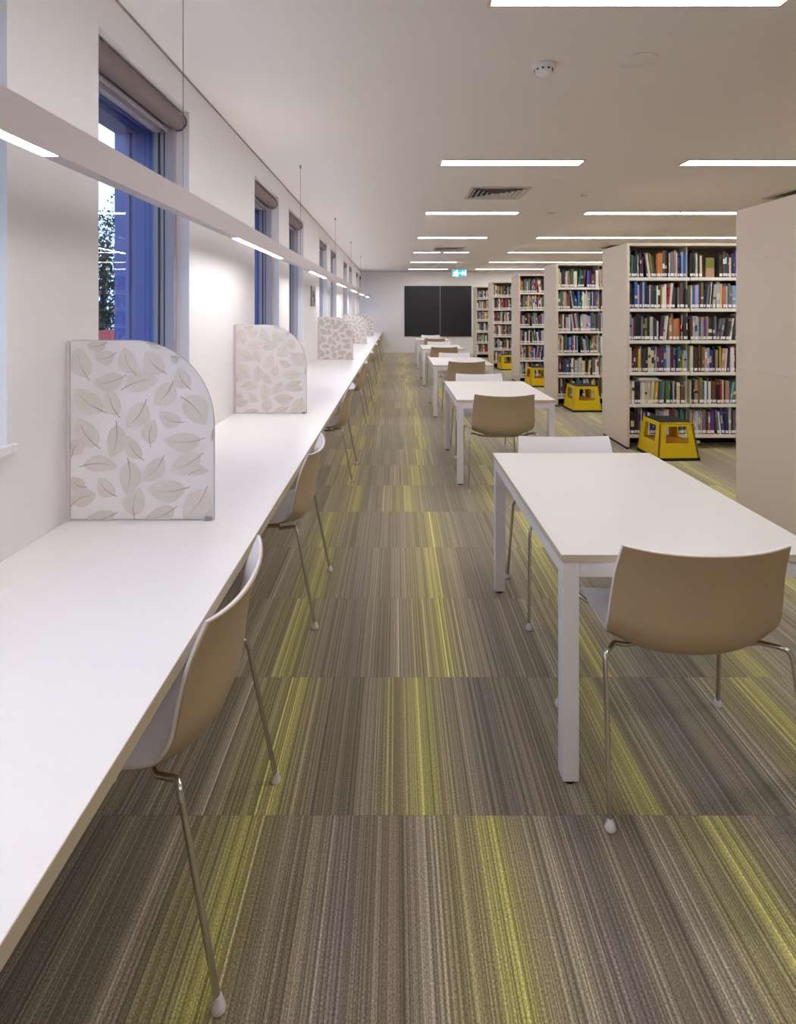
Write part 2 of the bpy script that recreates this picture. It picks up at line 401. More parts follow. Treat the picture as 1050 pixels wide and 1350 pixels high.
SCR = [2.128, 4.31, 8.98, 13.2, 17.4]
SL = ['nearest curved-corner white screen printed with grey leaves, standing on the counter',
      'second leaf-print screen along the counter, just beyond the big second window',
      'third leaf-print screen along the counter, beyond the small framed notice',
      'fourth leaf-print screen along the counter, pale and mostly hidden behind the third',
      'farthest leaf-print screen at the end of the counter']
for i, y in enumerate(SCR):
    o = sp0 if i == 0 else copy_tree(sp0)
    o.location = (-1.19 if i else -1.191, y, .7316); tag(o, SL[i], 'screen', 'leaf-print screens on the counter')

# ------------------------------------------------------------------ chairs
def catmull(pts, n):
    out = []; m = len(pts)-1
    for i in range(n+1):
        t = i/n*m; k = min(int(t), m-1); f = t-k
        p0, p1, p2, p3 = pts[max(k-1,0)], pts[k], pts[k+1], pts[min(k+2,m)]
        out.append(tuple(.5*((2*p1[j])+(-p0[j]+p2[j])*f+(2*p0[j]-5*p1[j]+4*p2[j]-p3[j])*f*f+(-p0[j]+3*p1[j]-3*p2[j]+p3[j])*f**3) for j in range(len(p1))))
    return out
PROF = [(.258,.430,.200,0),(.242,.447,.226,.006),(.165,.453,.236,.016),(.05,.444,.243,.028),(-.06,.434,.251,.045),(-.13,.438,.258,.062),(-.180,.466,.264,.072),
        (-.208,.53,.267,.064),(-.217,.61,.265,.056),(-.232,.70,.258,.050),(-.262,.789,.249,.044)]
def shell(off0, off1, trim, name, m, parent):
    S = catmull(PROF, 40); nu = 20
    def surf(off):
        g = []
        for i, (y, z, hw, k) in enumerate(S):
            a = S[max(i-1,0)]; c = S[min(i+1,len(S)-1)]
            ty, tz = c[0]-a[0], c[1]-a[1]; l = math.hypot(ty, tz); ty /= l; tz /= l
            ny, nz = tz, -ty                      # towards the sitter: up over the seat, forward over the back
            row = []
            for j in range(nu+1):
                u = -1+2*j/nu; dd = k*abs(u)**2.3+off
                # soften the top corners
                zz = z
                row.append((hw*trim*u, y+ny*dd, zz+nz*dd))
            g.append(row)
        return g
    A, B = surf(off0), surf(off1)
    nS = len(A); w = nu+1
    vs = [p for r in A for p in r]+[p for r in B for p in r]; o = nS*w; fs = []
    for i in range(nS-1):
        for j in range(nu):
            q = (i*w+j, i*w+j+1, (i+1)*w+j+1, (i+1)*w+j); fs.append(q); fs.append(tuple(o+x for x in q[::-1]))
    for i in range(nS-1):
        for j in (0, nu): fs.append((i*w+j, (i+1)*w+j, o+(i+1)*w+j, o+i*w+j))
    for j in range(nu):
        for i in (0, nS-1): fs.append((i*w+j, i*w+j+1, o+i*w+j+1, o+i*w+j))
    b = MB(); b.add(vs, fs, 0, True); ob = b.build(name, m, parent)
    em = ob.modifiers.new('split', 'EDGE_SPLIT'); em.split_angle = .9
    return ob
def chair_proto():
    t = empty('chair', (0,0,0))
    tag(shell(.004, -.003, 1, 'seat_shell', M['shell_in'], t), 'white inner seat and back', None)
    tag(shell(-.0032, -.008, .992, 'back_cover', M['shell_out'], t), 'beige outer shell', None)
    for sx in (-1, 1):
        for fy in (-1, 1):
            y0 = .20 if fy > 0 else -.165; yf = .262 if fy > 0 else -.264
            zt = .455
            yb = .13 if fy > 0 else -.04; ym = .165 if fy > 0 else -.105
            pts = [(sx*.11, yb, .414), (sx*.18, (yb+ym)/2, .424), (sx*.232, ym, .448), (sx*.262, y0-.006*fy, .464), (sx*.275, y0+.004*fy, .461), (sx*.2825, y0+.010*fy, .450), (sx*.286, y0+.016*fy, .43), (sx*.300, yf-.004*fy, .03), (sx*.301, yf, .012)]
            b = MB(); b.tube(pts, .0078, 10); l = b.build('leg', M['chrome'], t)
            b = MB(); b.lathe([(.0,0),(.015,0),(.017,.004),(.013,.016),(.009,.026),(.0082,.030)], 14, (sx*.301, yf)); b.build('glide', M['glide'], l)
    b = MB()
    for sx in (-1, 1): b.tube([(sx*.115, .15, .413), (sx*.115, -.06, .411)], .0078, 10)
    b.tube([(-.115,.05,.411),(.115,.05,.411)], .007, 8); b.tube([(-.115,-.04,.410),(.115,-.04,.410)], .007, 8)
    b.build('seat_frame', M['chrome'], t)
    return t
ch0 = chair_proto(); used = [False]
def chair(x, y, rz, label, group):
    o = ch0 if not used[0] else copy_tree(ch0); used[0] = True
    o.location = (x, y, 0); o.rotation_euler = (0,0,rz); tag(o, label, 'chair', group)
for i, y in enumerate((1.545, 3.035, 5.34, 7.8, 9.7, 11.95, 13.9, 16.4, 18.3)):
    lab = ['nearest beige-backed chair tucked under the long white counter', 'second beige-backed chair along the counter, beyond the nearest one', 'third chair along the counter, level with the second table'][i] if i < 3 else \
        f'{ordn(i)} chair from the front along the long white counter'
    chair(-.645, y, PI/2, lab, 'chairs along the counter')

# ------------------------------------------------------------------ tables
def table_proto():
    t = empty('table', (0,0,0)); hx, hy = .4215, .6485
    b = MB(); b.box(-hx, hx, -hy, hy, .7085, .731); b.build('tabletop', M['table'], t, bevel=.0015)
    b = MB(); e = .001
    b.box(-hx-e, hx+e, -hy-e, -hy, .709, .7295); b.box(-hx-e, hx+e, hy, hy+e, .709, .7295)
    b.box(-hx-e, -hx, -hy, hy, .709, .7295); b.box(hx, hx+e, -hy, hy, .709, .7295)
    tag(b.build('edge_band', M['table_edge'], t), 'beige table edge', None)
    b = MB(); i0 = .012; a = .655
    b.box(-hx+.055, hx-.055, -hy+i0, -hy+i0+.025, a, .7085); b.box(-hx+.055, hx-.055, hy-i0-.025, hy-i0, a, .7085)
    b.box(-hx+.008, -hx+.033, -hy+.055, hy-.055, a, .7085); b.box(hx-.033, hx-.008, -hy+.055, hy-.055, a, .7085)
    b.build('apron', M['white_metal'], t)
    for sx in (-1, 1):
        for sy in (-1, 1):
            cx, cy = sx*(hx-.031), sy*(hy-.031)
            b = MB(); b.box(cx-.026, cx+.026, cy-.026, cy+.026, .012, .7085); l = b.build('leg', M['white_metal'], t, bevel=.002)
            b = MB(); b.lathe([(.0,0),(.02,0),(.021,.012),(0,.012)], 14, (cx, cy)); b.build('foot', M['black'], l)
    return t
tb0 = table_proto()
TY = [1.824, 4.956, 8.09, 11.43, 14.72]
TN = ['nearest', 'second', 'third', 'fourth', 'farthest']
NEARC = [(.92,1.94),(.90,5.03),(.965,8.13),(.915,11.22),(.96,14.6)]
FARC = [(.925,2.984),(.905,6.13),(.95,9.25),(.95,12.62),(.955,15.9)]
for i, y in enumerate(TY):
    o = tb0 if i == 0 else copy_tree(tb0); o.location = (.942, y+.6485, 0)
    tag(o, ['nearest white rectangular table on square legs, closest to the viewer', 'second white rectangular table in the row, behind the nearest',
            'third white rectangular table in the row, level with the third bookcase', 'fourth white rectangular table in the row, second from the end wall',
            'farthest white rectangular table, before the black board'][i], 'table', 'white tables in a row down the room')
    chair(*NEARC[i], 0, f'beige-backed chair seen from behind at the near end of the {TN[i]} table', 'chairs at the tables')
    chair(*FARC[i], PI, f'white chair facing the viewer at the far end of the {TN[i]} table', 'chairs at the tables')

# ------------------------------------------------------------------ bookcases
CY = [3.49, 6.233, 8.976, 11.72, 14.87, 17.95]
X0, X1, XM = 2.48, 3.86, 3.17
SZ = [1.85, 1.515, 1.171, .829, .487, .157]
CD = .74; TOPZ = 2.22
def case_proto():
    t = empty('bookcase', (0,0,0))
    for x, nm in ((0, 'end_panel'), (X1-X0-.03, 'end_panel')):
        b = MB(); zz = [.025, 1.075, 1.48, 1.846, TOPZ]
        for a, c in zip(zz, zz[1:]): b.box(x, x+.03, 0, CD, a+.0015, c-.0015)
        b.box(x+.003, x+.027, .003, CD-.003, .025, TOPZ-.002)
        b.build(nm, M['beige'], t)
    for x in (0, X1-X0-.03):
        b = MB(); b.box(x+.004, x+.026, .02, CD-.02, 0, .025); b.build('plinth', M['black'], t)
    W = X1-X0
    b = MB(); b.box(.03, W-.03, CD/2-.006, CD/2+.006, .14, TOPZ-.03); b.build('back_panel', M['beige_back'], t)
    b = MB(); b.box(.03, W-.03, .004, CD-.004, TOPZ-.03, TOPZ-.002); b.build('canopy_top', M['beige'], t)
    for s0, s1 in ((.012, CD/2-.007), (CD/2+.007, CD-.012)):
        for z in SZ:
            for xa, xb in ((.031, XM-X0-.007), (XM-X0+.007, W-.031)):
                b = MB(); b.box(xa, xb, s0, s1, z-.034, z); b.build('shelf', M['shelf'], t)
    b = MB(); b.box(XM-X0-.006, XM-X0+.006, .09, CD-.09, .05, TOPZ-.03); b.build('upright', M['shelf'], t)
    for y in (.035, CD-.065):
        b = MB(); b.box(XM-X0+.06, XM-X0+.085, y, y+.03, 0, .06); b.box(XM-X0+.055, XM-X0+.115, y-.004, y+.034, .06, .085); b.build('foot', M['shelf'], t)
    b = MB(); b.box(.03, W-.03, CD/2-.02, CD/2+.02, 0, .123); b.build('void_shade', M['dark'], t)  # dark board put in for the shaded void beneath the shelves
    return t
cs0 = case_proto()
CL = ['beige-ended bookcase at the right edge, nearest to the viewer', 'widest open view of a filled bookcase, behind the nearest yellow stool',
      'third bookcase from the front, behind the second yellow stool', 'fourth bookcase from the front, behind the third yellow stool',
      'fifth bookcase from the front, behind the farthest yellow stool', 'farthest narrow bookcase, next to the black board']
for i, y in enumerate(CY):
    o = cs0 if i == 0 else copy_tree(cs0); o.location = (X0, y, 0); tag(o, CL[i], 'bookcase', 'double-sided bookcases across the room')

def book_geom(b, x, y, z, w, h, d, lean=0, idx=(0,1,2), lab=True, band=None):
    """spine faces -y; lean shears the book sideways over its height"""
    dx = math.tan(lean)*h
    def V(u, v, s): return (x+u*w+dx*s, y+v, z+s*h)
    # cover (rounded spine)
    pr = [(0,.004),(.12,.0012),(.35,0),(.65,0),(.88,.0012),(1,.004),(1,d),(0,d)]
    n = len(pr)
    b.add([V(u,v,0) for u, v in pr]+[V(u,v,1) for u, v in pr], [tuple(range(n))[::-1], tuple(range(n, 2*n))]+[(i,(i+1)%n,(i+1)%n+n,i+n) for i in range(n)], idx[0])
    e = .0006; pw = .12
    b.add([V(pw,.008,1),V(1-pw,.008,1),V(1-pw,d-.004,1),V(pw,d-.004,1)], [(0,1,2,3)], idx[1])
    b.v[-4:] = [(p[0], p[1], p[2]+e) for p in b.v[-4:]]
    def strip(s0, s1, mi):
        q = [(.08,.0012),(.35,-.0006),(.65,-.0006),(.92,.0012)]
        for i in range(3):
            b.add([V(*q[i],s0),V(*q[i+1],s0),V(*q[i+1],s1),V(*q[i],s1)], [(0,1,2,3)], mi)
    if lab: strip(.05, .05+.030/h, idx[2])
    if band: strip(*band, idx[3])
def pick(r): return r.choices(BN, BW)[0]
def row_plan(r, xa, xb):
    """books filling xa..xb: list of dicts"""
    out = []; x = xa; run = 0; theme = None
    while True:
        w = max(.011, min(.048, r.lognormvariate(math.log(.0215), .36)))
        if x+w > xb: break
        h = min(.29, max(.19, r.gauss(.254, .024)))
        if run <= 0: run = r.randint(1, 3); theme = pick(r)
        c = theme if r.random() < .3 else pick(r); run -= 1
        out.append(dict(x=x, w=w, h=h, c=c, d=r.uniform(.15,.19), i=r.uniform(0,.022), lean=0, band=None if r.random() < .55 else (lambda a: (a, a+r.uniform(.05,.3)))(r.uniform(.3,.6)), bc=r.choice(['white','cream','black','charcoal','pale grey'])))
        x += w+r.uniform(.0006,.0016)
    # a leaning run now and then: whole run shares one angle, so nothing crosses
    if len(out) > 8 and r.random() < .75:
        k = r.randint(2, len(out)-6); n = min(r.randint(3, 7), len(out)-k); ang = r.choice((-1,1))*r.uniform(.05,.16)
        room = math.tan(abs(ang))*.29
        cut = []
        if ang > 0:      # leans to the right: needs free room right of the run
            xe = out[k+n-1]['x']+out[k+n-1]['w']
            for q in out[k:k+n]: q['lean'] = ang
            shift = room
            for q in out[k+n:]: q['x'] += shift
        else:
            for q in out[k:]: q['x'] += room
            for q in out[k:k+n]: q['lean'] = ang
        out = [q for q in out if q['x']+q['w']+max(0, math.tan(q['lean'])*q['h']) <= xb]
    return out
def shelf_rows(r):
    rows = []
    for s in range(6):
        rows.append((row_plan(r, X0+.036, XM-.012), row_plan(r, XM+.012, X1-.036)))
    return rows
SHELFN = ['top', 'second', 'third', 'fourth', 'fifth', 'bottom']
individual = []     # (plan, case y, shelf, bay, order)
stuffb = MB(); MATS = [M['pages'], M['spine_label']]+[BM[k] for k in BN]; MI = {k: i+2 for i, k in enumerate(BN)}
XVIS = [0, 3.70, 3.17]
count = 0; stuff_n = 0
singles = []
for ci in range(0, 6):
    r = random.Random(100+ci)
    rows = shelf_rows(r)
    # things that the photo shows plainly
    if ci == 1:
        for s, bay in ((0, 1),):
            rows[s] = (rows[s][0], [q for q in rows[s][1] if (q['x']+q['w'] < 3.345 or q['x'] > 3.475) and not q['lean']])
    if ci == 1:
        for q in rows[4][0]: q['h'] = min(q['h'], .238)
    for s in range(6):
        for bay in (0, 1):
            for k, q in enumerate(rows[s][bay]):
                vis = (ci == 1 and q['x'] < 3.665) or (ci == 2 and bay == 0 and s < 1)
                y = CY[ci]+.022+q['i']; z = SZ[s]+.001
                if vis and len(singles) < 296:
                    singles.append((q, ci, s, bay, k, y, z, rows[s][bay]))
                else:
                    book_geom(stuffb, q['x'], y, z, q['w'], q['h'], q['d'], q['lean'], (MI[q['c']], 0, 1, MI[q['bc']]), True, q['band']); stuff_n += 1
o = stuffb.build('book', MATS, fixn=False); tag(o, 'rows of mixed books filling the shelves of the other bookcases', 'books', kind='stuff')
# labels for single books
def size_word(q):
    a = 'thin' if q['w'] < .017 else ('thick' if q['w'] > .030 else '')
    t = 'tall' if q['h'] > .268 else ('short' if q['h'] < .217 else '')
    return (t+' '+a).strip()
def base(q): return (size_word(q)+' '+q['c']).strip()
CASE = {1: 'widest bookcase', 2: 'next bookcase behind'}
labs = []
for (q, ci, s, bay, k, y, z, row) in singles:
    l = row[k-1]['c'] if k > 0 else None; rr = row[k+1]['c'] if k+1 < len(row) else None
    lean = 'leaning ' if q['lean'] else ''
    place = f"{SHELFN[s]} shelf, {CASE[ci]}"
    if l and rr: a = f"{lean}{base(q)} book between {l} and {rr} ones, {place}"
    elif rr: a = f"{lean}{base(q)} book at {'left' if bay == 0 else 'right'} bay's left end, {place}"
    else: a = f"{lean}{base(q)} book at the end of its row beside {l} book, {place}"
    if len(a.split()) > 16: a = a.replace(base(q), q['c']).replace('leaning ', '')
    labs.append(a)
from collections import Counter
cn = Counter(labs)
for n, (q, ci, s, bay, k, y, z, row) in enumerate(singles):
    lab = labs[n]
    if cn[lab] > 1:
        lab = f"{base(q)} book, {k+1}{'th' if 10 < (k+1)%100 < 14 else {1:'st',2:'nd',3:'rd'}.get((k+1)%10,'th')} from left, {'left' if bay == 0 else 'right'} bay, {SHELFN[s]} shelf, {CASE[ci]}"
    if len(lab.split()) > 16: lab = lab.replace(base(q), q['c'])
    b = MB(); book_geom(b, 0, 0, 0, q['w'], q['h'], q['d'], q['lean'], (0,1,2,3), True, q['band'])
    o = b.build('book', [BM[q['c']], M['pages'], M['spine_label'], BM[q['bc']]], fixn=False); o.location = (q['x'], y, z)
    tag(o, lab, 'book', 'books in the widest bookcase' if ci == 1 else 'books in the next bookcase')
# face-out book, and two lying flat on the row below
b = MB(); b.box(0, .095, 0, .012, 0, .10, 0); b.box(0, .095, 0, .012, .10, .215, 1)
o = b.build('book', [BM['tan'], BM['olive']]); o.location = (3.362, CY[1]+.06, SZ[0]+.001); o.rotation_euler = (0,0,.06)
tag(o, 'olive and tan book standing face-out on top shelf, widest bookcase', 'book', 'books in the widest bookcase')
def flat_book(dz, c, lab, wx):
    b = MB(); book_geom(b, 0, 0, 0, .018, wx, .16, 0, (0,1,2,3), False)
    o = b.build('book', [BM[c], M['pages'], M['spine_label'], BM[c]], fixn=False)
    o.rotation_euler = (0, PI/2, 0); o.location = (X0+.14, CY[1]+.03, dz+.018); tag(o, lab, 'book', 'books in the widest bookcase')
top5 = max((q['h'] for q, ci, s, bay, k, y, z, row in singles if ci == 1 and s == 4 and q['x']+q['w'] > X0+.12 and q['x'] < X0+.40), default=.27)
flat_book(SZ[4]+top5+.003, 'pale grey', 'pale grey book lying flat on top of the fifth-shelf books, widest bookcase', .25)
flat_book(SZ[4]+top5+.0215, 'white', 'white book lying flat on a pale grey one, fifth shelf, widest bookcase', .21)

# ------------------------------------------------------------------ yellow step stools
def stool_proto():
    t = empty('step_stool', (0,0,0))
    Wb, Db, H = .418, .46, .372
    B = [(0,0),(Wb,0),(Wb,Db),(0,Db)]; ix, iy = .04, .05
    Tq = [(ix,iy),(Wb-ix,iy),(Wb-ix,Db-iy),(ix,Db-iy)]
    z0, z1 = .03, H-.012
    b = MB()
    def pt(side, u, v, off):
        a, c = B[side], B[(side+1)%4]; ta, tc = Tq[side], Tq[(side+1)%4]
        f = v
        lo = Vector((a[0]+(c[0]-a[0])*u, a[1]+(c[1]-a[1])*u)); hi = Vector((ta[0]+(tc[0]-ta[0])*u, ta[1]+(tc[1]-ta[1])*u))
        p = lo+(hi-lo)*f
        nrm = Vector((-(c[1]-a[1]), c[0]-a[0])).normalized()
        p = p+nrm*off
        return (p.x, p.y, z0+(z1-z0)*v)
    th = .016
    for s in range(4):
        o4 = [(0,0),(1,0),(1,1),(0,1)]; lo = .42; hi = .92; ul = .19
        i4 = [(ul,lo),(1-ul,lo),(1-ul,hi),(ul,hi)]
        vs = [pt(s,u,v,0) for u, v in o4]+[pt(s,u,v,0) for u, v in i4]+[pt(s,u,v,th) for u, v in o4]+[pt(s,u,v,th) for u, v in i4]
        fs = []
        for k in range(4):
            n = (k+1)%4
            fs += [(k,n,4+n,4+k), (8+k,12+k,12+n,8+n), (4+k,4+n,12+n,12+k), (k,8+k,8+n,n)]
        b.add(vs, fs)
    b.build('body', M['yellow'], t)
    b = MB(); b.hexa([(x, y, .145) for x, y in ((.03,.035),(Wb-.03,.035),(Wb-.03,Db-.035),(.03,Db-.035))], [(x, y, .157) for x, y in ((.032,.037),(Wb-.032,.037),(Wb-.032,Db-.037),(.032,Db-.037))])
    b.build('lower_step', M['yellow_in'], t)
    b = MB(); q = .004
    b.hexa([(x, y, H-.012) for x, y in ((ix-q,iy-q),(Wb-ix+q,iy-q),(Wb-ix+q,Db-iy+q),(ix-q,Db-iy+q))], [(x, y, H-.002) for x, y in ((ix-q,iy-q),(Wb-ix+q,iy-q),(Wb-ix+q,Db-iy+q),(ix-q,Db-iy+q))])
    b.build('top_rim', M['yellow'], t, bevel=.003)
    b = MB(); b.box(ix+.012, Wb-ix-.012, iy+.012, Db-iy-.012, H-.002, H+.005); b.build('tread', M['black'], t, bevel=.002)
    b = MB(); q = .006
    b.box(-q, Wb+q, -q, .02, 0, .03); b.box(-q, Wb+q, Db-.02, Db+q, 0, .03); b.box(-q, .02, .02, Db-.02, 0, .03); b.box(Wb-.02, Wb+q, .02, Db-.02, 0, .03)
    b.build('base_rim', M['black'], t, bevel=.003)
    return t
st0 = stool_proto()
for i in range(4):
    o = st0 if i == 0 else copy_tree(st0); o.location = (2.597-.0, CY[i+1]-.483, 0)
    tag(o, ['nearest yellow step stool with black tread, before the widest bookcase', 'second yellow step stool, before the third bookcase',
            'third yellow step stool, before the fourth bookcase', 'farthest yellow step stool, before the fifth bookcase'][i], 'step stool', 'yellow step stools by the bookcases')
    o.rotation_euler = (0,0,.03)

# ------------------------------------------------------------------ far wall board, exit sign, notice
bd = empty('wall_board', (0, YF, 0)); tag(bd, 'large near-black two-panel board on the end wall', 'board')
for xa, xb in ((.292, 1.522), (1.540, 2.62)):
    b = MB(); b.box(xa, xb, -.03, -.001, .578, 2.33); b.build('panel', M['board'], bd)
b = MB(); b.box(1.522, 1.540, -.027, -.001, .578, 2.33); tag(b.build('joint_strip', M['grey_metal'], bd), 'grey strip between the panels', None)
ex = empty('exit_sign', (1.86, 17.0, 2.467)); tag(ex, 'glowing blue-white exit sign with running figure and arrow, hung from ceiling', 'exit sign')
b = MB(); b.box(-.215, .215, 0, .05, 0, .215); b.build('housing', M['white_metal'], ex, bevel=.004)
b = MB(); b.box(-.2, .2, -.004, .001, .012, .203); b.build('face', M['sign_face'], ex)
b = MB()
def pg(p): b.prism(p, -.008, -.0035)
cx = -.10
pg([(cx+.022+.020*math.cos(a), .172+.020*math.sin(a)) for a in [2*PI*k/12 for k in range(12)]])
pg([(cx-.02,.09),(cx+.02,.085),(cx+.035,.145),(cx-.005,.15)])
pg([(cx-.005,.148),(cx-.06,.135),(cx-.07,.10),(cx-.055,.10),(cx-.045,.122),(cx,.130)])
pg([(cx+.03,.14),(cx+.055,.11),(cx+.085,.125),(cx+.088,.112),(cx+.05,.09),(cx+.02,.12)])
pg([(cx-.02,.09),(cx-.03,.06),(cx-.085,.05),(cx-.085,.034),(cx-.015,.045),(cx+.005,.088)])
pg([(cx,.088),(cx+.04,.065),(cx+.02,.02),(cx+.036,.018),(cx+.062,.07),(cx+.02,.09)])
b.build('running_figure', M['sign_white'], ex)
b = MB(); pg([(.03,.09),(.09,.09),(.09,.05),(.16,.107),(.09,.165),(.09,.125),(.03,.125)]); pg([(.172,.03),(.184,.03),(.184,.185),(.172,.185)])
b.build('arrow', M['sign_white'], ex)
b = MB(); b.tube([(-.12,.025,.215),(-.12,.025,ZC-2.467)], .006, 8); b.tube([(.12,.025,.215),(.12,.025,ZC-2.467)], .006, 8); b.build('hanger', M['white_metal'], ex)
nt_ = empty('framed_notice', (XL, 8.36, 1.55)); tag(nt_, 'small framed notice on left wall before the third leaf screen', 'notice')
b = MB(); b.box(.001, .018, -.19, .19, 0, .29); b.build('frame', M['grey_metal'], nt_)
b = MB(); b.box(.018, .0195, -.17, .17, .02, .27, 0); b.box(.0195, .0205, -.12, .02, .13, .22, 1); b.box(.0195, .0205, .02, .13, .06, .18, 1)
b.build('sheet', [M['notice'], M['notice_dark']], nt_)

# ------------------------------------------------------------------ ceiling lights
def cl_proto():
    t = empty('ceiling_light', (0,0,0)); L, W = 1.262, .165
    b = MB(); e = .012
    b.box(-L/2-e, L/2+e, -W/2-e, -W/2, -.010, 0); b.box(-L/2-e, L/2+e, W/2, W/2+e, -.010, 0)
    b.box(-L/2-e, -L/2, -W/2, W/2, -.010, 0); b.box(L/2, L/2+e, -W/2, W/2, -.010, 0)
    b.build('frame', M['vent'], t)
    b = MB(); b.box(-L/2, L/2, -W/2, W/2, -.007, -.001); b.build('diffuser', M['light'], t)
    return t
cl0 = cl_proto(); first = True
rows_y = [2.52+2.735*k for k in range(7)]+[2.52-2.735]
colx = [1.045, 3.243, 4.531, 5.819]
RN = ['nearest', 'second', 'third', 'fourth', 'fifth', 'sixth', 'farthest', 'added overhead']
CNm = ['left-end', 'second-column', 'third-column', 'right-end']
need = {0:(0,1,2),1:(0,1,2,3),2:(0,1,2,3),3:(0,1,2,3),4:(0,1,2,3),5:(0,1,2,3),6:(0,1,2,3),7:(0,)}  # out-of-frame lamps of the nearest rows and overhead are added to brighten
rows_y[0] = 2.452
for ri, y in enumerate(rows_y):
    for c in need[ri]:
        o = cl0 if first else copy_tree(cl0); first = False
        o.location = (colx[c], y, ZC)
        where = ['over the table row, left end', 'second from the left', 'third from the left', 'fourth from the left'][c]
        tag(o, f"long white ceiling light {where} of the {RN[ri]} row", 'ceiling light', 'linear ceiling lights')
# suspended strip light over the counter
fx = empty('suspended_light', (0,0,0)); tag(fx, 'long white linear light hung on cables over the counter', 'pendant light')
segs = [(-2.55,-1.27),(.15,1.487)]+[(3.19+2.8*k, 3.19+2.8*k+1.28) for k in range(6)]  # first lit section, behind the camera, is added to brighten the foreground
fa, fb, z0, z1 = -.909, -.860, 1.893, 1.991; YS, YE = -2.7, 19.1
b = MB(); b.box(fa, fb, YS, YE, z0+.012, z1)
u = MB(); u.box(fa+.008, fb-.008, YS+.05, YE-.05, z1+.0005, z1+.003); u.build('added_uplight', M['added_uplight'], fx)  # glowing strip added on the housing to brighten the ceiling
yp = YS
for s0, s1 in segs: b.box(fa, fb, yp, s0, z0, z0+.012); yp = s1
b.box(fa, fb, yp, YE, z0, z0+.012)
for s0, s1 in segs: b.box(fa, fa+.005, s0, s1, z0, z0+.012); b.box(fb-.005, fb, s0, s1, z0, z0+.012)
b.build('housing', M['fixture'], fx)
for s0, s1 in segs:
    b = MB(); b.box(fa+.005, fb-.005, s0+.002, s1-.002, z0+.003, z0+.011); b.build('diffuser', M['strip'], fx)
for y in (2.41, 5.37, 8.45, 11.4, 14.4, 17.3, 19.0):
    b = MB(); b.tube([(-.885,y,z1),(-.885,y,ZC-.02)], .0016, 6); c = b.build('cable', M['cable'], fx)
    b = MB(); b.lathe([(.0,ZC-.03),(.008,ZC-.03),(.010,ZC-.001),(0,ZC-.001)], 12, (-.885,y)); b.build('ceiling_cup', M['grey_metal'], c)

# vents and detectors
def vent_proto():
    t = empty('air_vent', (0,0,0)); S = .33
    b = MB(); e = .035
    b.box(-S, S, -S, -S+e, -.012, 0); b.box(-S, S, S-e, S, -.012, 0); b.box(-S, -S+e, -S+e, S-e, -.012, 0); b.box(S-e, S, -S+e, S-e, -.012, 0)
    b.build('frame', M['vent'], t, bevel=.002)
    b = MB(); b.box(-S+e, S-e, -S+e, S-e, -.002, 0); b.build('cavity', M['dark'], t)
    b = MB()
    for k in range(5):
        o = S-e-.004-k*.055; i = o-.030
        if i < .02: break
        q0 = [(-o,-o),(o,-o),(o,o),(-o,o)]; q1 = [(-i,-i),(i,-i),(i,i),(-i,i)]
        for s in range(4):
            n = (s+1)%4
            lo = [(q0[s][0],q0[s][1],-.020),(q0[n][0],q0[n][1],-.020),(q1[n][0],q1[n][1],-.004),(q1[s][0],q1[s][1],-.004)]
            b.hexa(lo, [(x,y,z+.0018) for x, y, z in lo])
    b.build('louvre', M['vent'], t)
    return t
v0 = vent_proto()
for i, (x, y, lab) in enumerate([(1.15,6.63,'square louvred ceiling vent above the second table, nearest of the pair over the tables'),(1.15,12.7,'square louvred ceiling vent far along the room over the tables'),
                        (4.72,6.63,'square louvred ceiling vent above the nearest bookcase at right edge'),(4.72,12.2,'square louvred ceiling vent over the middle bookcases')]):
    o = v0 if i == 0 else copy_tree(v0); o.location = (x, y, ZC); tag(o, lab, 'vent', 'ceiling vents')
def det_proto():
    t = empty('smoke_detector', (0,0,0))
    b = MB(); b.lathe([(0,0),(.064,0),(.064,-.016),(.058,-.022),(0,-.022)], 28); b.build('base', M['paper'], t)
    b = MB(); b.lathe([(.050,-.022),(.047,-.040),(.034,-.055),(.012,-.060),(0,-.060)], 28); h = b.build('sensor_head', M['paper'], t)
    b = MB()
    for k in range(10):
        a = 2*PI*k/10; c, s = math.cos(a), math.sin(a)
        p = lambda r, u: (r*c-u*s, r*s+u*c)
        q = [p(.0485,-.006),p(.0515,-.006),p(.0515,.006),p(.0485,.006)]
        b.hexa([(x,y,-.036) for x, y in q], [(x,y,-.028) for x, y in q])
    b.build('vent_slot', M['dark'], h)
    return t
d0 = det_proto()
for i, (x, y, lab) in enumerate([(.807,3.17,'white smoke detector on ceiling above the nearest table'),(2.16,6.66,'small white smoke detector on ceiling near the second bookcase'),(1.05,13.25,'distant smoke detector on ceiling beside the far vent')]):
    o = d0 if i == 0 else copy_tree(d0); o.location = (x, y, ZC); tag(o, lab, 'smoke detector', 'smoke detectors')
    if i == 1: o.scale = (.6,.6,.9)
b = MB(); b.lathe([(0,0),(.10,0),(.10,-.004),(.092,-.006),(0,-.006)], 32); o = b.build('ceiling_speaker', M['ceiling']); o.location = (1.30,3.11,ZC)
tag(o, 'flush round ceiling cover, off-white, right of the nearest smoke detector', 'ceiling cover')
b = MB(); b.lathe([(0,0),(.06,0),(.06,-.004),(.055,-.006),(0,-.006)], 24); o = b.build('ceiling_speaker', M['vent']); o.location = (2.15,8.02,ZC)
tag(o, 'small flush grey ceiling disc between two lights of the third row', 'ceiling cover')

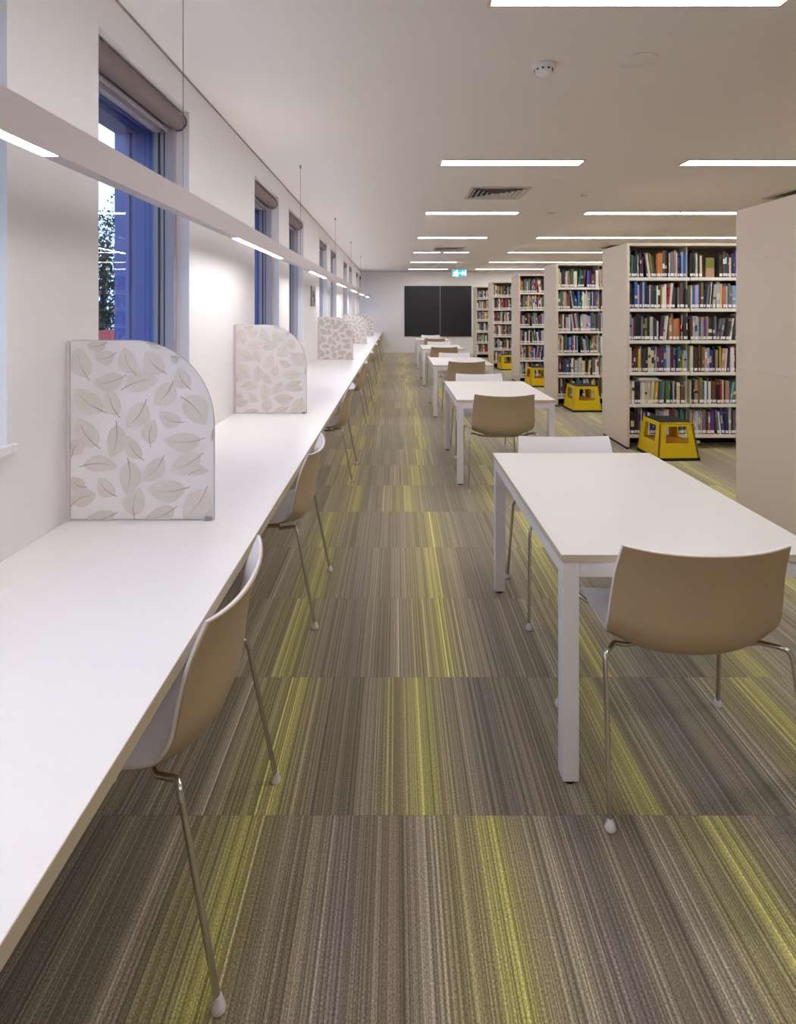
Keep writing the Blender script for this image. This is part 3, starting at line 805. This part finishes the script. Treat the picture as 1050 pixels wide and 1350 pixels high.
# ------------------------------------------------------------------ outside
b = MB(); b.box(-80, XG-.6, -30, 90, -3.2, -3)
tag(b.build('ground_outside', M['ground']), 'dim ground outside the windows', 'ground', kind='structure')
tr = empty('tree', (-20.5,40,-3)); tag(tr, 'dark leafy tree outside the nearest full window', 'tree')
b = MB(); b.tube([(0,0,0),(.1,0,3),(.3,.2,6.5),(.2,.1,9)], [.28,.24,.16,.06], 10)
for k in range(7):
    a = k*.9; b.tube([(.2,.1,4+k*.55),(.2+1.6*math.cos(a),.1+1.6*math.sin(a),5.4+k*.6)], [.09,.03], 6)
b.build('trunk', M['bark'], tr)
rr = random.Random(5); b = MB()
cl = [(rr.gauss(0,2.6), rr.gauss(0,2.2), rr.uniform(2.6,11.2), rr.uniform(.6,1.2)) for _ in range(120)]
for (cx_, cy_, cz_, cr) in cl:
    for _ in range(70):
        p = Vector((cx_,cy_,cz_))+Vector((rr.gauss(0,1),rr.gauss(0,1),rr.gauss(0,.8)))*cr*.6
        u = Vector((rr.gauss(0,1),rr.gauss(0,1),rr.gauss(0,1))).normalized(); v = u.orthogonal().normalized(); l = rr.uniform(.10,.2)
        b.add([p-u*l, p+v*l*.45, p+u*l, p-v*l*.45], [(0,1,2,3)])
b.build('foliage', M['leaf'], tr, fixn=False)
hs = empty('house', (-11.6,22.5,-3)); tag(hs, 'low white house with a red tiled roof outside the window', 'house')
b = MB(); b.box(-3,3,-2.4,2.4,0,2.6); b.build('wall', M['render_wall'], hs)
b = MB(); b.prism([(-3.3,2.6),(3.3,2.6),(0,3.7)], -2.7, 2.7); b.build('roof', M['tiles'], hs)

# ------------------------------------------------------------------ world and view
w = bpy.data.worlds.new('dusk'); sc.world = w; w.use_nodes = True
nt = w.node_tree; nt.nodes.clear()
tc = nt.nodes.new('ShaderNodeTexCoord'); sx = nt.nodes.new('ShaderNodeSeparateXYZ'); rp = nt.nodes.new('ShaderNodeValToRGB')
bg = nt.nodes.new('ShaderNodeBackground'); o = nt.nodes.new('ShaderNodeOutputWorld')
nt.links.new(tc.outputs['Generated'], sx.inputs[0]); nt.links.new(sx.outputs['Z'], rp.inputs[0]); nt.links.new(rp.outputs[0], bg.inputs[0]); nt.links.new(bg.outputs[0], o.inputs[0])
rp.color_ramp.elements[0].position = 0; rp.color_ramp.elements[0].color = (.45,.62,.95,1)
rp.color_ramp.elements[1].position = .8; rp.color_ramp.elements[1].color = (.16,.26,.80,1)
e = rp.color_ramp.elements.new(.3); e.color = (.62,.88,1,1)
bg.inputs[1].default_value = 2.4

vs = sc.view_settings; vs.view_transform = 'Standard'; vs.look = 'None'; vs.gamma = 1; vs.use_curve_mapping = False; vs.exposure = 0
cy = sc.cycles; cy.use_denoising = True; cy.max_bounces = 10; cy.diffuse_bounces = 8; cy.glossy_bounces = 4; cy.transparent_max_bounces = 8
cy.sample_clamp_indirect = 8; cy.caustics_reflective = False; cy.caustics_refractive = False
